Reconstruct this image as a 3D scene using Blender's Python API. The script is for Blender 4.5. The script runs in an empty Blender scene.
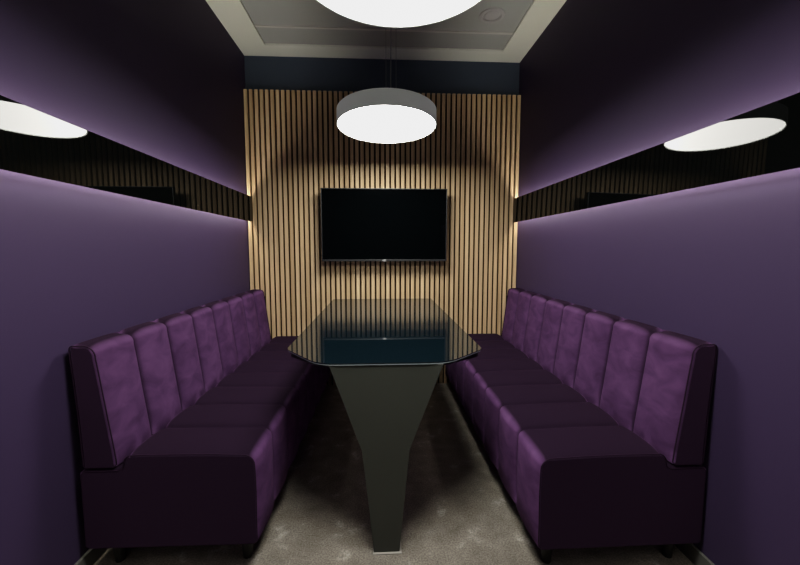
import bpy, bmesh, math, random
from mathutils import Vector, Matrix
random.seed(7)
scene = bpy.context.scene
COL = scene.collection
PI = math.pi

# ------------------------------------------------------------------ room figures (metres)
XL, XR = -1.071, 1.163          # side walls
YSLAT, YFAR, YREAR = 3.169, 3.241, -1.1
ZC = 2.692                      # ceiling
ZSLAT = 2.408                   # top of the timber slats
MIR_B, MIR_T, MIR_GAP = 1.375, 1.574, 0.050
EYE = 1.161

# ------------------------------------------------------------------ materials
def new_mat(name):
    m = bpy.data.materials.new(name); m.use_nodes = True
    nt = m.node_tree; b = nt.nodes['Principled BSDF']
    return m, nt, b

def plain(name, col, rough=.5, metal=0., spec=.5, bump=0., bscale=200., var=0., vscale=3., coat=0.):
    m, nt, b = new_mat(name)
    b.inputs['Roughness'].default_value = rough
    b.inputs['Metallic'].default_value = metal
    b.inputs['Specular IOR Level'].default_value = spec
    b.inputs['Coat Weight'].default_value = coat
    tc = nt.nodes.new('ShaderNodeTexCoord')
    n = nt.nodes.new('ShaderNodeTexNoise'); n.inputs['Scale'].default_value = vscale; n.inputs['Detail'].default_value = 4
    nt.links.new(tc.outputs['Object'], n.inputs['Vector'])
    mx = nt.nodes.new('ShaderNodeMix'); mx.data_type = 'RGBA'
    mx.inputs[6].default_value = tuple(c*(1-var) for c in col)+(1,)
    mx.inputs[7].default_value = tuple(c*(1+var) for c in col)+(1,)
    nt.links.new(n.outputs['Fac'], mx.inputs[0]); nt.links.new(mx.outputs[2], b.inputs['Base Color'])
    if bump:
        n2 = nt.nodes.new('ShaderNodeTexNoise'); n2.inputs['Scale'].default_value = bscale
        nt.links.new(tc.outputs['Object'], n2.inputs['Vector'])
        bp = nt.nodes.new('ShaderNodeBump'); bp.inputs['Strength'].default_value = bump; bp.inputs['Distance'].default_value = .002
        nt.links.new(n2.outputs['Fac'], bp.inputs['Height']); nt.links.new(bp.outputs['Normal'], b.inputs['Normal'])
    return m

def emissive(name, col, strength):
    m, nt, b = new_mat(name)
    b.inputs['Base Color'].default_value = (.8, .8, .8, 1)
    b.inputs['Emission Color'].default_value = col+(1,)
    b.inputs['Emission Strength'].default_value = strength
    return m

def velvet_mat(name, k):
    m, nt, b = new_mat(name)
    L = nt.links
    tc = nt.nodes.new('ShaderNodeTexCoord'); geo = nt.nodes.new('ShaderNodeNewGeometry')
    # nap and shade painted into colour: tops and ends darker, room-facing sides lighter
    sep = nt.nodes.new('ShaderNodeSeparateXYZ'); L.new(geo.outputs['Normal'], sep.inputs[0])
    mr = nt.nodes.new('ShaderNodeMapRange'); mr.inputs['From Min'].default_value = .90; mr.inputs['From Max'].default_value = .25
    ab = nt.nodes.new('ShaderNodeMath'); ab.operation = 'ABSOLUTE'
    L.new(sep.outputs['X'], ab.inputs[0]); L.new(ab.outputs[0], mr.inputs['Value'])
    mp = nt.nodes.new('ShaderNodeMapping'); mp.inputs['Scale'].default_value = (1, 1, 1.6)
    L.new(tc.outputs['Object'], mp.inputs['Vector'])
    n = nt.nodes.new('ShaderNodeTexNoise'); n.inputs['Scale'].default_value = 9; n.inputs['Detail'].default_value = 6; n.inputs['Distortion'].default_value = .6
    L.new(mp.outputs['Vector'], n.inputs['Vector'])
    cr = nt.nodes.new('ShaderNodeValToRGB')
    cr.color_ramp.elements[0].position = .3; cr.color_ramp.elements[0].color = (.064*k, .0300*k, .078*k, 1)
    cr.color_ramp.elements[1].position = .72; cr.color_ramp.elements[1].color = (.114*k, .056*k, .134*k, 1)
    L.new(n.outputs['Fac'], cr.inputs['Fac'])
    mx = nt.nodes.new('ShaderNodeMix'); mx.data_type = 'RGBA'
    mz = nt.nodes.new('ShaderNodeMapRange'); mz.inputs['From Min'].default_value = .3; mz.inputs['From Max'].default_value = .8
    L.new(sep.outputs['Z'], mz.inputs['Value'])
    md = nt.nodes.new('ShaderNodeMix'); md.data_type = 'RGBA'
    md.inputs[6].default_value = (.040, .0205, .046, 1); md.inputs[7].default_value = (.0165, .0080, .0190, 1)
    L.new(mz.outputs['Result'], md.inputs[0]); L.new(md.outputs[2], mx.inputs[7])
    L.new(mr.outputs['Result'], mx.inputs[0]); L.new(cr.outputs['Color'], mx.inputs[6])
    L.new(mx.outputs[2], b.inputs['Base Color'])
    b.inputs['Roughness'].default_value = .85; b.inputs['Specular IOR Level'].default_value = .05
    b.inputs['Sheen Weight'].default_value = .02; b.inputs['Sheen Roughness'].default_value = .35
    b.inputs['Sheen Tint'].default_value = (.75, .45, .85, 1)
    n2 = nt.nodes.new('ShaderNodeTexNoise'); n2.inputs['Scale'].default_value = 500
    L.new(tc.outputs['Object'], n2.inputs['Vector'])
    bp = nt.nodes.new('ShaderNodeBump'); bp.inputs['Strength'].default_value = .25; bp.inputs['Distance'].default_value = .001
    L.new(n2.outputs['Fac'], bp.inputs['Height']); L.new(bp.outputs['Normal'], b.inputs['Normal'])
    return m

def slat_mat():
    m, nt, b = new_mat('oak_slats')
    L = nt.links
    tc = nt.nodes.new('ShaderNodeTexCoord')
    mp = nt.nodes.new('ShaderNodeMapping'); mp.inputs['Scale'].default_value = (24.2, 1, .25)
    L.new(tc.outputs['Object'], mp.inputs['Vector'])
    n = nt.nodes.new('ShaderNodeTexNoise'); n.inputs['Scale'].default_value = 1.0; n.inputs['Detail'].default_value = 1
    L.new(mp.outputs['Vector'], n.inputs['Vector'])
    mp2 = nt.nodes.new('ShaderNodeMapping'); mp2.inputs['Scale'].default_value = (150, 40, 5)
    L.new(tc.outputs['Object'], mp2.inputs['Vector'])
    g = nt.nodes.new('ShaderNodeTexNoise'); g.inputs['Scale'].default_value = 1; g.inputs['Detail'].default_value = 6
    L.new(mp2.outputs['Vector'], g.inputs['Vector'])
    ad = nt.nodes.new('ShaderNodeMath'); ad.operation = 'MULTIPLY_ADD'; ad.inputs[1].default_value = .35
    L.new(g.outputs['Fac'], ad.inputs[0]); L.new(n.outputs['Fac'], ad.inputs[2])
    cr = nt.nodes.new('ShaderNodeValToRGB')
    cr.color_ramp.elements[0].position = .42; cr.color_ramp.elements[0].color = (.46, .32, .172, 1)
    cr.color_ramp.elements[1].position = .92; cr.color_ramp.elements[1].color = (.70, .525, .32, 1)
    L.new(ad.outputs[0], cr.inputs['Fac']); L.new(cr.outputs['Color'], b.inputs['Base Color'])
    b.inputs['Roughness'].default_value = .55; b.inputs['Specular IOR Level'].default_value = .3
    return m

def carpet_mat():
    m, nt, b = new_mat('grey_carpet')
    L = nt.links
    tc = nt.nodes.new('ShaderNodeTexCoord')
    n = nt.nodes.new('ShaderNodeTexNoise'); n.inputs['Scale'].default_value = 9; n.inputs['Detail'].default_value = 5; n.inputs['Roughness'].default_value = .6
    L.new(tc.outputs['Object'], n.inputs['Vector'])
    cr = nt.nodes.new('ShaderNodeValToRGB')
    e = cr.color_ramp.elements
    e[0].position = .32; e[0].color = (.225, .200, .165, 1)
    e[1].position = .60; e[1].color = (.32, .292, .245, 1)
    k = e.new(.70); k.color = (.54, .50, .44, 1)
    L.new(n.outputs['Fac'], cr.inputs['Fac'])
    f = nt.nodes.new('ShaderNodeTexNoise'); f.inputs['Scale'].default_value = 160; f.inputs['Detail'].default_value = 3
    L.new(tc.outputs['Object'], f.inputs['Vector'])
    mx = nt.nodes.new('ShaderNodeMix'); mx.data_type = 'RGBA'; mx.blend_type = 'MULTIPLY'; mx.inputs[0].default_value = .7
    cr2 = nt.nodes.new('ShaderNodeValToRGB')
    cr2.color_ramp.elements[0].position = .35; cr2.color_ramp.elements[0].color = (.5, .5, .5, 1)
    cr2.color_ramp.elements[1].position = .65; cr2.color_ramp.elements[1].color = (1.25, 1.25, 1.25, 1)
    L.new(f.outputs['Fac'], cr2.inputs['Fac'])
    L.new(cr.outputs['Color'], mx.inputs[6]); L.new(cr2.outputs['Color'], mx.inputs[7])
    L.new(mx.outputs[2], b.inputs['Base Color'])
    b.inputs['Roughness'].default_value = .95; b.inputs['Specular IOR Level'].default_value = .05
    bp = nt.nodes.new('ShaderNodeBump'); bp.inputs['Strength'].default_value = .5; bp.inputs['Distance'].default_value = .004
    L.new(f.outputs['Fac'], bp.inputs['Height']); L.new(bp.outputs['Normal'], b.inputs['Normal'])
    return m

M = {
    'wall': plain('purple_wall_paint', (.050, .0325, .078), .62, spec=.25, bump=.12, bscale=350, var=.05, vscale=1.5),
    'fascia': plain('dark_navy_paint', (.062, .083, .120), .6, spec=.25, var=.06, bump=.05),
    'ceil_frame': plain('off_white_plaster', (.77, .80, .70), .8, spec=.2, bump=.06, var=.03),
    'ceil_panel': plain('grey_ceiling_panel', (.39, .41, .385), .7, spec=.3, bump=.05, bscale=500, var=.03),
    'bar': plain('pale_metal_bar', (.60, .60, .55), .5),
    'rear': plain('near_black_paint', (.010, .010, .014), .7, spec=.1, var=.1),
    'felt': plain('dark_brown_felt', (.036, .023, .012), .95, spec=.1, bump=.2, bscale=400, var=.2),
    'slat': slat_mat(),
    'carpet': carpet_mat(),
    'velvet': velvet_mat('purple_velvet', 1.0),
    'velvet_seat_lit': velvet_mat('purple_velvet_seat_lit', 1.55),  # same velvet, side colours brightened to paint extra light on the seat fronts
    'piping': plain('velvet_piping', (.022, .008, .024), .8, spec=.15, var=.15),
    'black': plain('black_metal', (.010, .010, .010), .45, spec=.4, var=.1),
    'skirt': plain('dark_grey_skirting', (.11, .11, .10), .45, spec=.5, var=.05),
    'leg': plain('charcoal_powder_coat', (.066, .071, .060), .5, spec=.35, bump=.15, bscale=900, var=.06),
    'core': plain('black_table_core', (.006, .006, .006), .5, spec=.3, var=.1),
    'glass_edge': plain('polished_glass_edge', (.30, .35, .36), .25, spec=.6, var=.05),
    'mirror': plain('black_mirror_glass', (.0025, .003, .0028), .01, spec=.21, var=.05),
    'led_up': emissive('led_strip_upward', (1, .92, .83), 1.0),
    'led_down': emissive('led_strip_downward', (1, .92, .83), 1.0),
    'tv_bezel': plain('dark_grey_plastic', (.030, .031, .032), .4, spec=.5, var=.05),
    'tv_screen': plain('black_screen', (.0012, .0018, .0022), .05, spec=.22, var=.05),
    'badge': plain('silver_badge', (.45, .45, .45), .35, metal=.6, var=.05),
    'lamp_body': plain('white_grey_lamp_shell', (.80, .84, .78), .55, spec=.4, var=.03),
    'lamp_face': emissive('lamp_diffuser', (1, .98, .925), 1.0),
    'cable': plain('steel_cable', (.22, .24, .24), .5, metal=.3, var=.1),
    'speaker': plain('grey_speaker_plastic', (.42, .42, .41), .6, var=.03),
    'pad': plain('pale_foot_pad', (.42, .40, .36), .6, var=.05),
}
# black table glass: dark teal body, clear reflective top
m, nt, b = new_mat('black_table_glass')
b.inputs['Base Color'].default_value = (.0035, .009, .013, 1); b.inputs['Roughness'].default_value = .02
b.inputs['Specular IOR Level'].default_value = .5; b.inputs['IOR'].default_value = 2.0
nz = nt.nodes.new('ShaderNodeTexNoise'); nz.inputs['Scale'].default_value = 6
tcg = nt.nodes.new('ShaderNodeTexCoord'); nt.links.new(tcg.outputs['Object'], nz.inputs['Vector'])
rmp = nt.nodes.new('ShaderNodeMapRange'); rmp.inputs['To Min'].default_value = .015; rmp.inputs['To Max'].default_value = .03
nt.links.new(nz.outputs['Fac'], rmp.inputs['Value']); nt.links.new(rmp.outputs['Result'], b.inputs['Roughness'])
M['glass'] = m
mb = M['lamp_body'].node_tree.nodes['Principled BSDF']      # faint glow added to brighten the drum shell
mb.inputs['Emission Color'].default_value = (.94, 1, .93, 1); mb.inputs['Emission Strength'].default_value = .07
LAMP_POWER, LED_UP, LED_DOWN = 32.0, 50.0, 32.0
M['lamp_face'].node_tree.nodes['Principled BSDF'].inputs['Emission Strength'].default_value = LAMP_POWER
M['led_up'].node_tree.nodes['Principled BSDF'].inputs['Emission Strength'].default_value = LED_UP
M['led_down'].node_tree.nodes['Principled BSDF'].inputs['Emission Strength'].default_value = LED_DOWN

# ------------------------------------------------------------------ mesh helpers
def obj(name, bm, m, parent=None, smooth=None, loc=None):
    bmesh.ops.recalc_face_normals(bm, faces=bm.faces[:])
    me = bpy.data.meshes.new(name); bm.to_mesh(me); bm.free()
    me.materials.append(m)
    if smooth is not None:
        for p in me.polygons: p.use_smooth = True
        me.set_sharp_from_angle(angle=math.radians(smooth))
        for p in me.polygons:
            if len(p.vertices) > 12: p.use_smooth = False
    o = bpy.data.objects.new(name, me); COL.objects.link(o)
    if parent is not None: o.parent = parent
    if loc: o.location = loc
    return o

def box(bm, x0, x1, y0, y1, z0, z1, bev=0.):
    t = bmesh.new()
    bmesh.ops.create_cube(t, size=1)
    for v in t.verts:
        v.co = Vector((x0+(v.co.x+.5)*(x1-x0), y0+(v.co.y+.5)*(y1-y0), z0+(v.co.z+.5)*(z1-z0)))
    if bev:
        bmesh.ops.bevel(t, geom=t.edges[:], offset=bev, segments=2, affect='EDGES', profile=.6)
    tmp = bpy.data.meshes.new('tmp'); t.to_mesh(tmp); t.free(); bm.from_mesh(tmp); bpy.data.meshes.remove(tmp)
    return bm

def boxbm(*a, **k): return box(bmesh.new(), *a, **k)

def prism_z(pts, z0, z1, inset=0.):
    """plan outline extruded upward; the lower outline may be drawn in"""
    bm = bmesh.new(); n = len(pts)
    cx = sum(p[0] for p in pts)/n; cy = sum(p[1] for p in pts)/n
    lo = []
    for x, y in pts:
        d = Vector((x-cx, y-cy)); k = max(0, 1-inset/max(d.length, 1e-6))
        lo.append(bm.verts.new((cx+d.x*k, cy+d.y*k, z0)))
    hi = [bm.verts.new((x, y, z1)) for x, y in pts]
    bm.faces.new(lo[::-1]); bm.faces.new(hi)
    for i in range(n): bm.faces.new((lo[i], lo[(i+1) % n], hi[(i+1) % n], hi[i]))
    return bm

def tube(bm, pts, r, seg=8, closed=False):
    pts = [Vector(p) for p in pts]; rings = []; n = len(pts)
    for i, p in enumerate(pts):
        a = pts[i-1] if (i or closed) else p
        c = pts[(i+1) % n] if (i < n-1 or closed) else p
        d = (c-a).normalized(); up = Vector((0, 1, 0)) if abs(d.y) < .9 else Vector((1, 0, 0))
        s = d.cross(up).normalized(); t = s.cross(d)
        rings.append([bm.verts.new(p+(s*math.cos(2*PI*k/seg)+t*math.sin(2*PI*k/seg))*r) for k in range(seg)])
    for i in range(n if closed else n-1):
        A, B = rings[i], rings[(i+1) % n]
        for k in range(seg): bm.faces.new((A[k], A[(k+1) % seg], B[(k+1) % seg], B[k]))
    if not closed: bm.faces.new(rings[0][::-1]); bm.faces.new(rings[-1])
    return bm

def lathe(prof, seg=64):
    bm = bmesh.new(); rings = []
    for r, z in prof:
        if r < 1e-6: rings.append([bm.verts.new((0, 0, z))])
        else: rings.append([bm.verts.new((r*math.cos(2*PI*k/seg), r*math.sin(2*PI*k/seg), z)) for k in range(seg)])
    for A, B in zip(rings, rings[1:]):
        if len(A) == 1 and len(B) == 1: continue
        for k in range(seg):
            k2 = (k+1) % seg
            if len(A) == 1: bm.faces.new((A[0], B[k2], B[k]))
            elif len(B) == 1: bm.faces.new((A[k], A[k2], B[0]))
            else: bm.faces.new((A[k], A[k2], B[k2], B[k]))
    return bm

def empty(name, loc, label, cat, group=None):
    o = bpy.data.objects.new(name, None); COL.objects.link(o)
    o.location = loc; o.empty_display_size = .1
    o['label'] = label; o['category'] = cat
    if group: o['group'] = group
    return o

def struct(o, label=None):
    o['kind'] = 'structure'
    if label: o['label'] = label
    return o

def copy_tree(o, parent=None):
    c = o.copy(); COL.objects.link(c)
    if parent is not None: c.parent = parent
    for ch in list(o.children): copy_tree(ch, c)
    return c

# ------------------------------------------------------------------ room shell
T = .12
struct(obj('floor', boxbm(XL-T, XR+T, YREAR-T, YFAR+T, -.1, 0), M['carpet']), 'mottled grey brown carpet floor')
struct(obj('wall_left', boxbm(XL-T, XL, YREAR-T, YFAR+T, 0, ZC+.12), M['wall']), 'matte purple left wall behind the mirror band')
struct(obj('wall_right', boxbm(XR, XR+T, YREAR-T, YFAR+T, 0, ZC+.12), M['wall']), 'matte purple right wall behind the mirror band')
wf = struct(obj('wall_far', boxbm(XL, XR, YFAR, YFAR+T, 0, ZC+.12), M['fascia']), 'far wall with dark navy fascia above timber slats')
struct(obj('wall_rear', boxbm(XL, XR, YREAR-T, YREAR, 0, ZC+.12), M['rear']), 'dark wall behind the viewer')
# slatted panel on the far wall
obj('felt_backing', boxbm(XL+.002, XR-.002, YSLAT+.016, YFAR-.001, .002, ZSLAT-.004), M['felt'], wf)
bm = bmesh.new(); N = 54; pitch = (XR-XL)/N
for i in range(N):
    x0 = XL+i*pitch+pitch*.18; box(bm, x0, x0+pitch*.64, YSLAT, YSLAT+.017, .002, ZSLAT, bev=.0015)
obj('timber_slats', bm, M['slat'], wf)
# ceiling: plaster frame round a slightly raised grey panel field
ci = dict(x0=-.860, x1=.967, y0=YREAR+.2, y1=3.069)
bm = bmesh.new()
box(bm, XL, ci['x0'], YREAR, YFAR, ZC, ZC+.1); box(bm, ci['x1'], XR, YREAR, YFAR, ZC, ZC+.1)
box(bm, ci['x0'], ci['x1'], ci['y1'], YFAR, ZC, ZC+.1); box(bm, ci['x0'], ci['x1'], YREAR, ci['y0'], ZC, ZC+.1)
ce = struct(obj('ceiling', bm, M['ceil_frame']), 'off white plaster ceiling border around grey panels')
obj('ceiling_panel', boxbm(ci['x0'], ci['x1'], ci['y0'], ci['y1'], ZC+.012, ZC+.06), M['ceil_panel'], ce)
bm = bmesh.new()
for k in range(5):
    y = 2.84-k*.60; box(bm, ci['x0'], ci['x1'], y-.009, y+.009, ZC+.006, ZC+.013)
obj('ceiling_bar', bm, M['bar'], ce)
for nm, x0, x1 in (('baseboard_left', XL, XL+.012), ('baseboard_right', XR-.012, XR)):
    struct(obj(nm, boxbm(x0, x1, YREAR, YSLAT, 0, .063, bev=.002), M['skirt']), 'slim grey skirting along the wall foot')

# ------------------------------------------------------------------ ceiling speaker
sp = empty('ceiling_speaker', (.752, 2.637, ZC+.012), 'small round grey speaker set into the ceiling panel', 'speaker')
obj('trim_ring', lathe([(.058, 0), (.058, -.006), (.066, -.011), (.080, -.008), (.084, 0)], 48), M['speaker'], sp, 40)
obj('grille', lathe([(0, -.010), (.040, -.009), (.050, -.005), (.052, 0), (0, 0)], 48), M['speaker'], sp, 40)

# ------------------------------------------------------------------ mirror bands with LED strips behind
def mirror_band(side):
    left = side < 0
    wall = XL if left else XR
    s = 1 if left else -1                      # into the room
    y0, y1 = -.95, YSLAT-.006
    yc = (y0+y1)/2
    r = empty('wall_mirror', (wall, yc, MIR_B), ('long black mirror band standing off the left purple wall' if left else
              'long black mirror band standing off the right purple wall'), 'mirror', 'backlit mirror bands on the side walls')
    h = MIR_T-MIR_B; hy = (y1-y0)/2
    def b(x0, x1, ya, yb, z0, z1, bev=0.):
        a, c = sorted((s*x0, s*x1)); return boxbm(a, c, ya, yb, z0, z1, bev=bev)
    g = obj('mirror_glass', b(MIR_GAP-.008, MIR_GAP, -hy, hy, 0, h, .001), M['mirror'], r)
    if not left: g.rotation_euler = (0, math.radians(.75), 0)
    obj('backing_rail', b(.0005, MIR_GAP-.0085, -hy, hy-.004, .045, h-.045), M['black'], r)
    for z0, z1, mt, xa, xb in ((h-.0445, h-.040, 'led_up', .006, .026), (.040, .0445, 'led_down', .012, .036)):
        obj('led_strip', b(xa, xb, -hy+.02, hy-.006, z0, z1), M[mt], r)
    return r
mirror_band(-1); mirror_band(1)

# ------------------------------------------------------------------ pendant lamps
def pendant():
    R, H = .304, .092
    r = empty('pendant_lamp', (.046, 2.412, 1.907), '', 'lamp', 'round drum pendant lamps')
    tilt = empty_tilt = Matrix.Rotation(math.radians(-3.6), 4, 'X')
    bm = lathe([(R-.008, .003), (R-.006, -.001), (R-.002, -.002), (R, .001), (R, H-.006), (R-.006, H), (.0, H)], 96)
    bm.transform(tilt); obj('drum_shell', bm, M['lamp_body'], r, 40)
    bm = lathe([(0, .000), (R*.5, .0005), (R-.02, .001), (R-.0085, .0035)], 96)
    bm.transform(tilt); obj('diffuser', bm, M['lamp_face'], r, 40)
    ztop = ZC+.012-1.907
    for x, y in ((.062, .10), (-.004, -.02)):
        p = tilt @ Vector((x, y, H-.002))
        obj('suspension_cable', tube(bmesh.new(), [p, (p.x, p.y, ztop)], .0013, 6), M['cable'], r)
    obj('power_cord', tube(bmesh.new(), [tilt @ Vector((.028, .03, H-.002)), (.026, .03, .3), (.03, .032, ztop)], .0028, 6), M['cable'], r)
    return r
p1 = pendant(); p1['label'] = 'farther white drum pendant lamp hanging before the timber slat wall'
p2 = copy_tree(p1); p2.location = (.052, 1.022, 1.907)
p2['label'] = 'nearer drum pendant lamp hanging over the front end of the table'

# ------------------------------------------------------------------ television
tv = empty('television', (.0385, 3.07, 1.059), 'black flat television mounted on the timber slat wall', 'television')
W2, HT = .501, .575
tv.rotation_euler = (math.radians(1.5), 0, 0)
bm = bmesh.new()
box(bm, -W2, W2, .008, .035, 0, HT, bev=.003)
box(bm, -W2*.7, W2*.7, .035, .060, .06, HT*.75, bev=.008)
obj('housing', bm, M['tv_bezel'], tv, 40)
bm = bmesh.new()                               # slim frame round the screen
box(bm, -W2, W2, 0, .010, 0, .015, bev=.002); box(bm, -W2, W2, 0, .010, HT-.007, HT, bev=.002)
box(bm, -W2, -W2+.007, 0, .010, .012, HT-.005, bev=.002); box(bm, W2-.007, W2, 0, .010, .012, HT-.005, bev=.002)
obj('bezel', bm, M['tv_bezel'], tv, 40)
obj('screen', boxbm(-W2+.006, W2-.006, .003, .009, .013, HT-.006), M['tv_screen'], tv)
obj('maker_badge', boxbm(-.018, .012, -.004, .002, -.003, .013, bev=.003), M['badge'], tv, 40)['label'] = 'tiny silver badge'
obj('wall_bracket', boxbm(-.20, .20, .060, YSLAT-3.07-.001, .15, .42), M['black'], tv)

# ------------------------------------------------------------------ table
def round_poly(pts, rad, seg=5):
    out = []; n = len(pts)
    for i in range(n):
        p = Vector(pts[i]); a = Vector(pts[i-1]); c = Vector(pts[(i+1) % n]); r = rad[i]
        if r <= 0: out.append(tuple(p)); continue
        d1 = (a-p).normalized()*r; d2 = (c-p).normalized()*r
        for k in range(seg+1):
            t = k/seg; q = (p+d1)*(1-t)**2+p*2*t*(1-t)+(p+d2)*t*t; out.append((q.x, q.y))
    return out
TH = .746; tx, ty = .015, 2.26
tb = empty('meeting_table', (tx, ty, 0), 'long black glass topped meeting table with chamfered corners between the sofas', 'table')
outl = [(-.383, 3.135), (-.388, 1.568), (-.225, 1.355), (.251, 1.355), (.424, 1.530), (.424, 3.135)]
outl = round_poly(outl, [0, .03, .07, .07, .03, 0])
P = [(x-tx, y-ty) for x, y in outl]
obj('glass_top', prism_z(P, TH-.004, TH), M['glass'], tb)
ge = prism_z(P, TH-.0075, TH-.0041); obj('glass_edge', ge, M['glass_edge'], tb)
CP = [(-.373, 3.125), (-.378, 1.578), (-.215, 1.416), (.241, 1.416), (.414, 1.540), (.414, 3.125)]
obj('table_core', prism_z([(x-tx, y-ty) for x, y in round_poly(CP, [0, .03, .06, .06, .03, 0])], TH-.034, TH-.0076), M['core'], tb)
def blade(y, ztop):
    pts = [(-.188, ztop), (-.068, .412), (-.028, .005), (.070, .005), (.106, .412), (.234, ztop)]
    bm = bmesh.new(); f = []
    for yy in (y, y+.05): f.append([bm.verts.new((px-tx, yy-ty, pz)) for px, pz in pts])
    bm.faces.new(f[0]); bm.faces.new(f[1][::-1])
    for i in range(6): bm.faces.new((f[0][i], f[1][i], f[1][(i+1) % 6], f[0][(i+1) % 6]))
    bmesh.ops.bevel(bm, geom=bm.edges[:], offset=.002, segments=1, affect='EDGES')
    return bm
for y, ztop in ((1.358, TH-.008), (2.93, TH-.0345)):
    lg = obj('leg', blade(y, ztop), M['leg'], tb)
    obj('foot_pad', boxbm(-.032-tx, .078-tx, y-.008-ty, y+.058-ty, 0, .0052, bev=.001), M['pad'], lg)
obj('under_beam', boxbm(-.06, .06, 1.412-ty, 2.928-ty, .58, .711, bev=.004), M['core'], tb)

# ------------------------------------------------------------------ sofas
def arc(cx, cz, r, a0, a1, n):
    return [(cx+r*math.cos(math.radians(a0+(a1-a0)*k/n)), cz+r*math.sin(math.radians(a0+(a1-a0)*k/n))) for k in range(n+1)]
def densify(pts, step=.05):
    out = []
    for (a, w), (c, _) in zip(pts, pts[1:]+pts[:1]):
        d = math.dist(a, c); n = max(1, int(d/step))
        for k in range(n): out.append(((a[0]+(c[0]-a[0])*k/n, a[1]+(c[1]-a[1])*k/n), w))
    return out
def channelled(prof, L, n, groove, sgn):
    """sweep a closed (depth, height) outline along the sofa, puffed into n upholstered channels.
    depth 0 is the sofa's front; sgn turns it to +x or -x"""
    pts = [p for p, w in prof]; ws = [w for p, w in prof]; m = len(pts)
    nor = []
    for i in range(m):
        a, c = Vector(pts[i-1]), Vector(pts[(i+1) % m]); d = (c-a).normalized(); nor.append(Vector((d.y, -d.x)))
    cen = sum((Vector(p) for p in pts), Vector((0, 0)))/m
    if sum(nor[i].dot(Vector(pts[i])-cen) for i in range(m)) < 0: nor = [-v for v in nor]
    ts = [0, .012, .03, .06, .11, .2, .35, .5, .65, .8, .89, .94, .97, .988]
    ys = []
    cw = L/n
    for c in range(n):
        for t in ts:
            q = abs(2*t-1); dep = groove*(1-math.sqrt(max(0, 1-q**5)))+groove*.35*q*q+.005*max(0, (q-.93)/.07)
            ys.append(((c+t)*cw, dep if c+t > 0 else groove*.2))
    ys.append((L, groove*.2))
    bm = bmesh.new(); rings = []
    for y, dep in ys:
        edge = min(y, L-y); e = 0.007*max(0, 1-edge/.014)**2          # soft rounding at the two ends
        rings.append([bm.verts.new((sgn*(pts[i][0]-nor[i].x*(dep*ws[i]+e)), y, pts[i][1]-nor[i].y*(dep*ws[i]+e))) for i in range(m)])
    for A, B in zip(rings, rings[1:]):
        for i in range(m): bm.faces.new((A[i], A[(i+1) % m], B[(i+1) % m], B[i]))
    for R_, yo in ((rings[0], -.004), (rings[-1], .0)):
        c = Vector((0, 0, 0))
        for v in R_: c += v.co
        c /= m
        bm.faces.new(R_)
    return bm, pts, nor
SEAT_PROF = densify([((.012, .099), .3)] + [((0, .112), 1)] + [((0, .20), 1), ((-.002, .30), 1)]
    + [(p, 1) for p in arc(.040, .402, .040, 180, 95, 6)] + [((.16, .447), 1), ((.30, .449), 1)]
    + [(p, .8) for p in arc(.430, .416, .032, 92, 0, 5)] + [((.466, .397), .4), ((.480, .391), 0), ((.600, .391), 0),
    ((.612, .380), 0), ((.612, .112), 0), ((.600, .099), 0)])
BACK_PROF = densify([((.490, .394), .4), ((.479, .404), 1), ((.484, .46), 1), ((.502, .60), 1), ((.519, .74), 1), ((.526, .79), 1)]
    + [(p, 1) for p in arc(.566, .797, .040, 172, 80, 6)] + [((.596, .836), .6)] + [(p, .2) for p in arc(.600, .824, .013, 80, 0, 3)]
    + [((.612, .80), 0), ((.600, .60), 0), ((.594, .402), 0), ((.586, .394), 0)])
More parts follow.
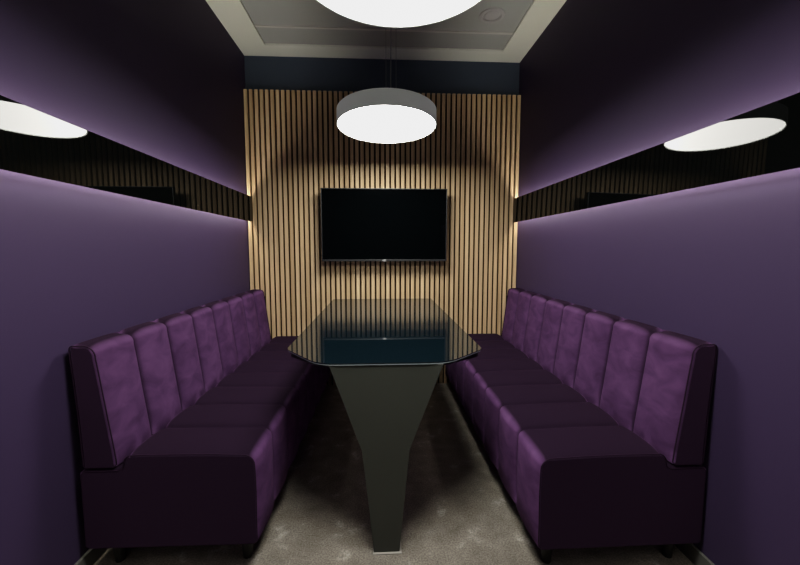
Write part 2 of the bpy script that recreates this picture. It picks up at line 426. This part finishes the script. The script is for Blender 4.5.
def sofa(sgn, xf, y0, y1, label):
    L = y1-y0
    r = empty('banquette_sofa', (xf, y0, 0), label, 'sofa', 'purple velvet banquettes along the side walls')
    bm, pts, nor = channelled(SEAT_PROF, L, 8, .019, sgn); obj('seat', bm, M['velvet_seat_lit'], r, 50)
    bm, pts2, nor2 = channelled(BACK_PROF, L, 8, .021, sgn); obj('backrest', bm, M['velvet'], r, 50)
    for nm, ps in (('seat_piping', SEAT_PROF), ('backrest_piping', BACK_PROF)):
        pp = [p for p, w in ps]; c = (sum(p[0] for p in pp)/len(pp), sum(p[1] for p in pp)/len(pp))
        loop = [(sgn*(c[0]+(p[0]-c[0])*.972), .002, c[1]+(p[1]-c[1])*.972) for p in pp]
        obj(nm, tube(bmesh.new(), loop, .0024, 6, closed=True), M['piping'], r, 60)
    for yy in (.07, L/2, L-.07):
        for u in (.07, .54):
            bm = bmesh.new(); bmesh.ops.create_cone(bm, cap_ends=True, segments=20, radius1=.016, radius2=.024, depth=.102)
            bmesh.ops.translate(bm, verts=bm.verts[:], vec=(sgn*u, yy, .051)); obj('leg', bm, M['black'], r, 40)
    return r
sofa(-1, -.437, 1.305, 3.145, 'purple velvet channelled banquette sofa along the left wall').rotation_euler = (0, 0, math.radians(-.8))
sofa(1, .545, 1.224, 3.155, 'purple velvet channelled banquette sofa along the right wall')

# ------------------------------------------------------------------ world, camera, view
w = bpy.data.worlds.new('World'); scene.world = w; w.use_nodes = True
w.node_tree.nodes['Background'].inputs['Color'].default_value = (.5, .55, .6, 1)
w.node_tree.nodes['Background'].inputs['Strength'].default_value = .02
cam = bpy.data.cameras.new('camera'); co = bpy.data.objects.new('camera', cam); COL.objects.link(co)
cam.sensor_width = 36; cam.lens = 380.543/800*36; cam.clip_start = .02
co.location = (0, 0, EYE); co.rotation_euler = (PI/2-.0890, 0, -.0528)
scene.camera = co
vs = scene.view_settings
vs.view_transform = 'Standard'; vs.look = 'None'; vs.exposure = 0; vs.gamma = 1
vs.use_curve_mapping = True                    # tone curve: highlights roll off just below paper white
cv = vs.curve_mapping.curves[3]
cv.points[0].location = (0, 0); cv.points[1].location = (1, .86)
cv.points.new(.03, .021); cv.points.new(.12, .110); cv.points.new(.6, .57); vs.curve_mapping.extend = 'HORIZONTAL'
vs.curve_mapping.update()
scene.cycles.max_bounces = 10; scene.cycles.diffuse_bounces = 6
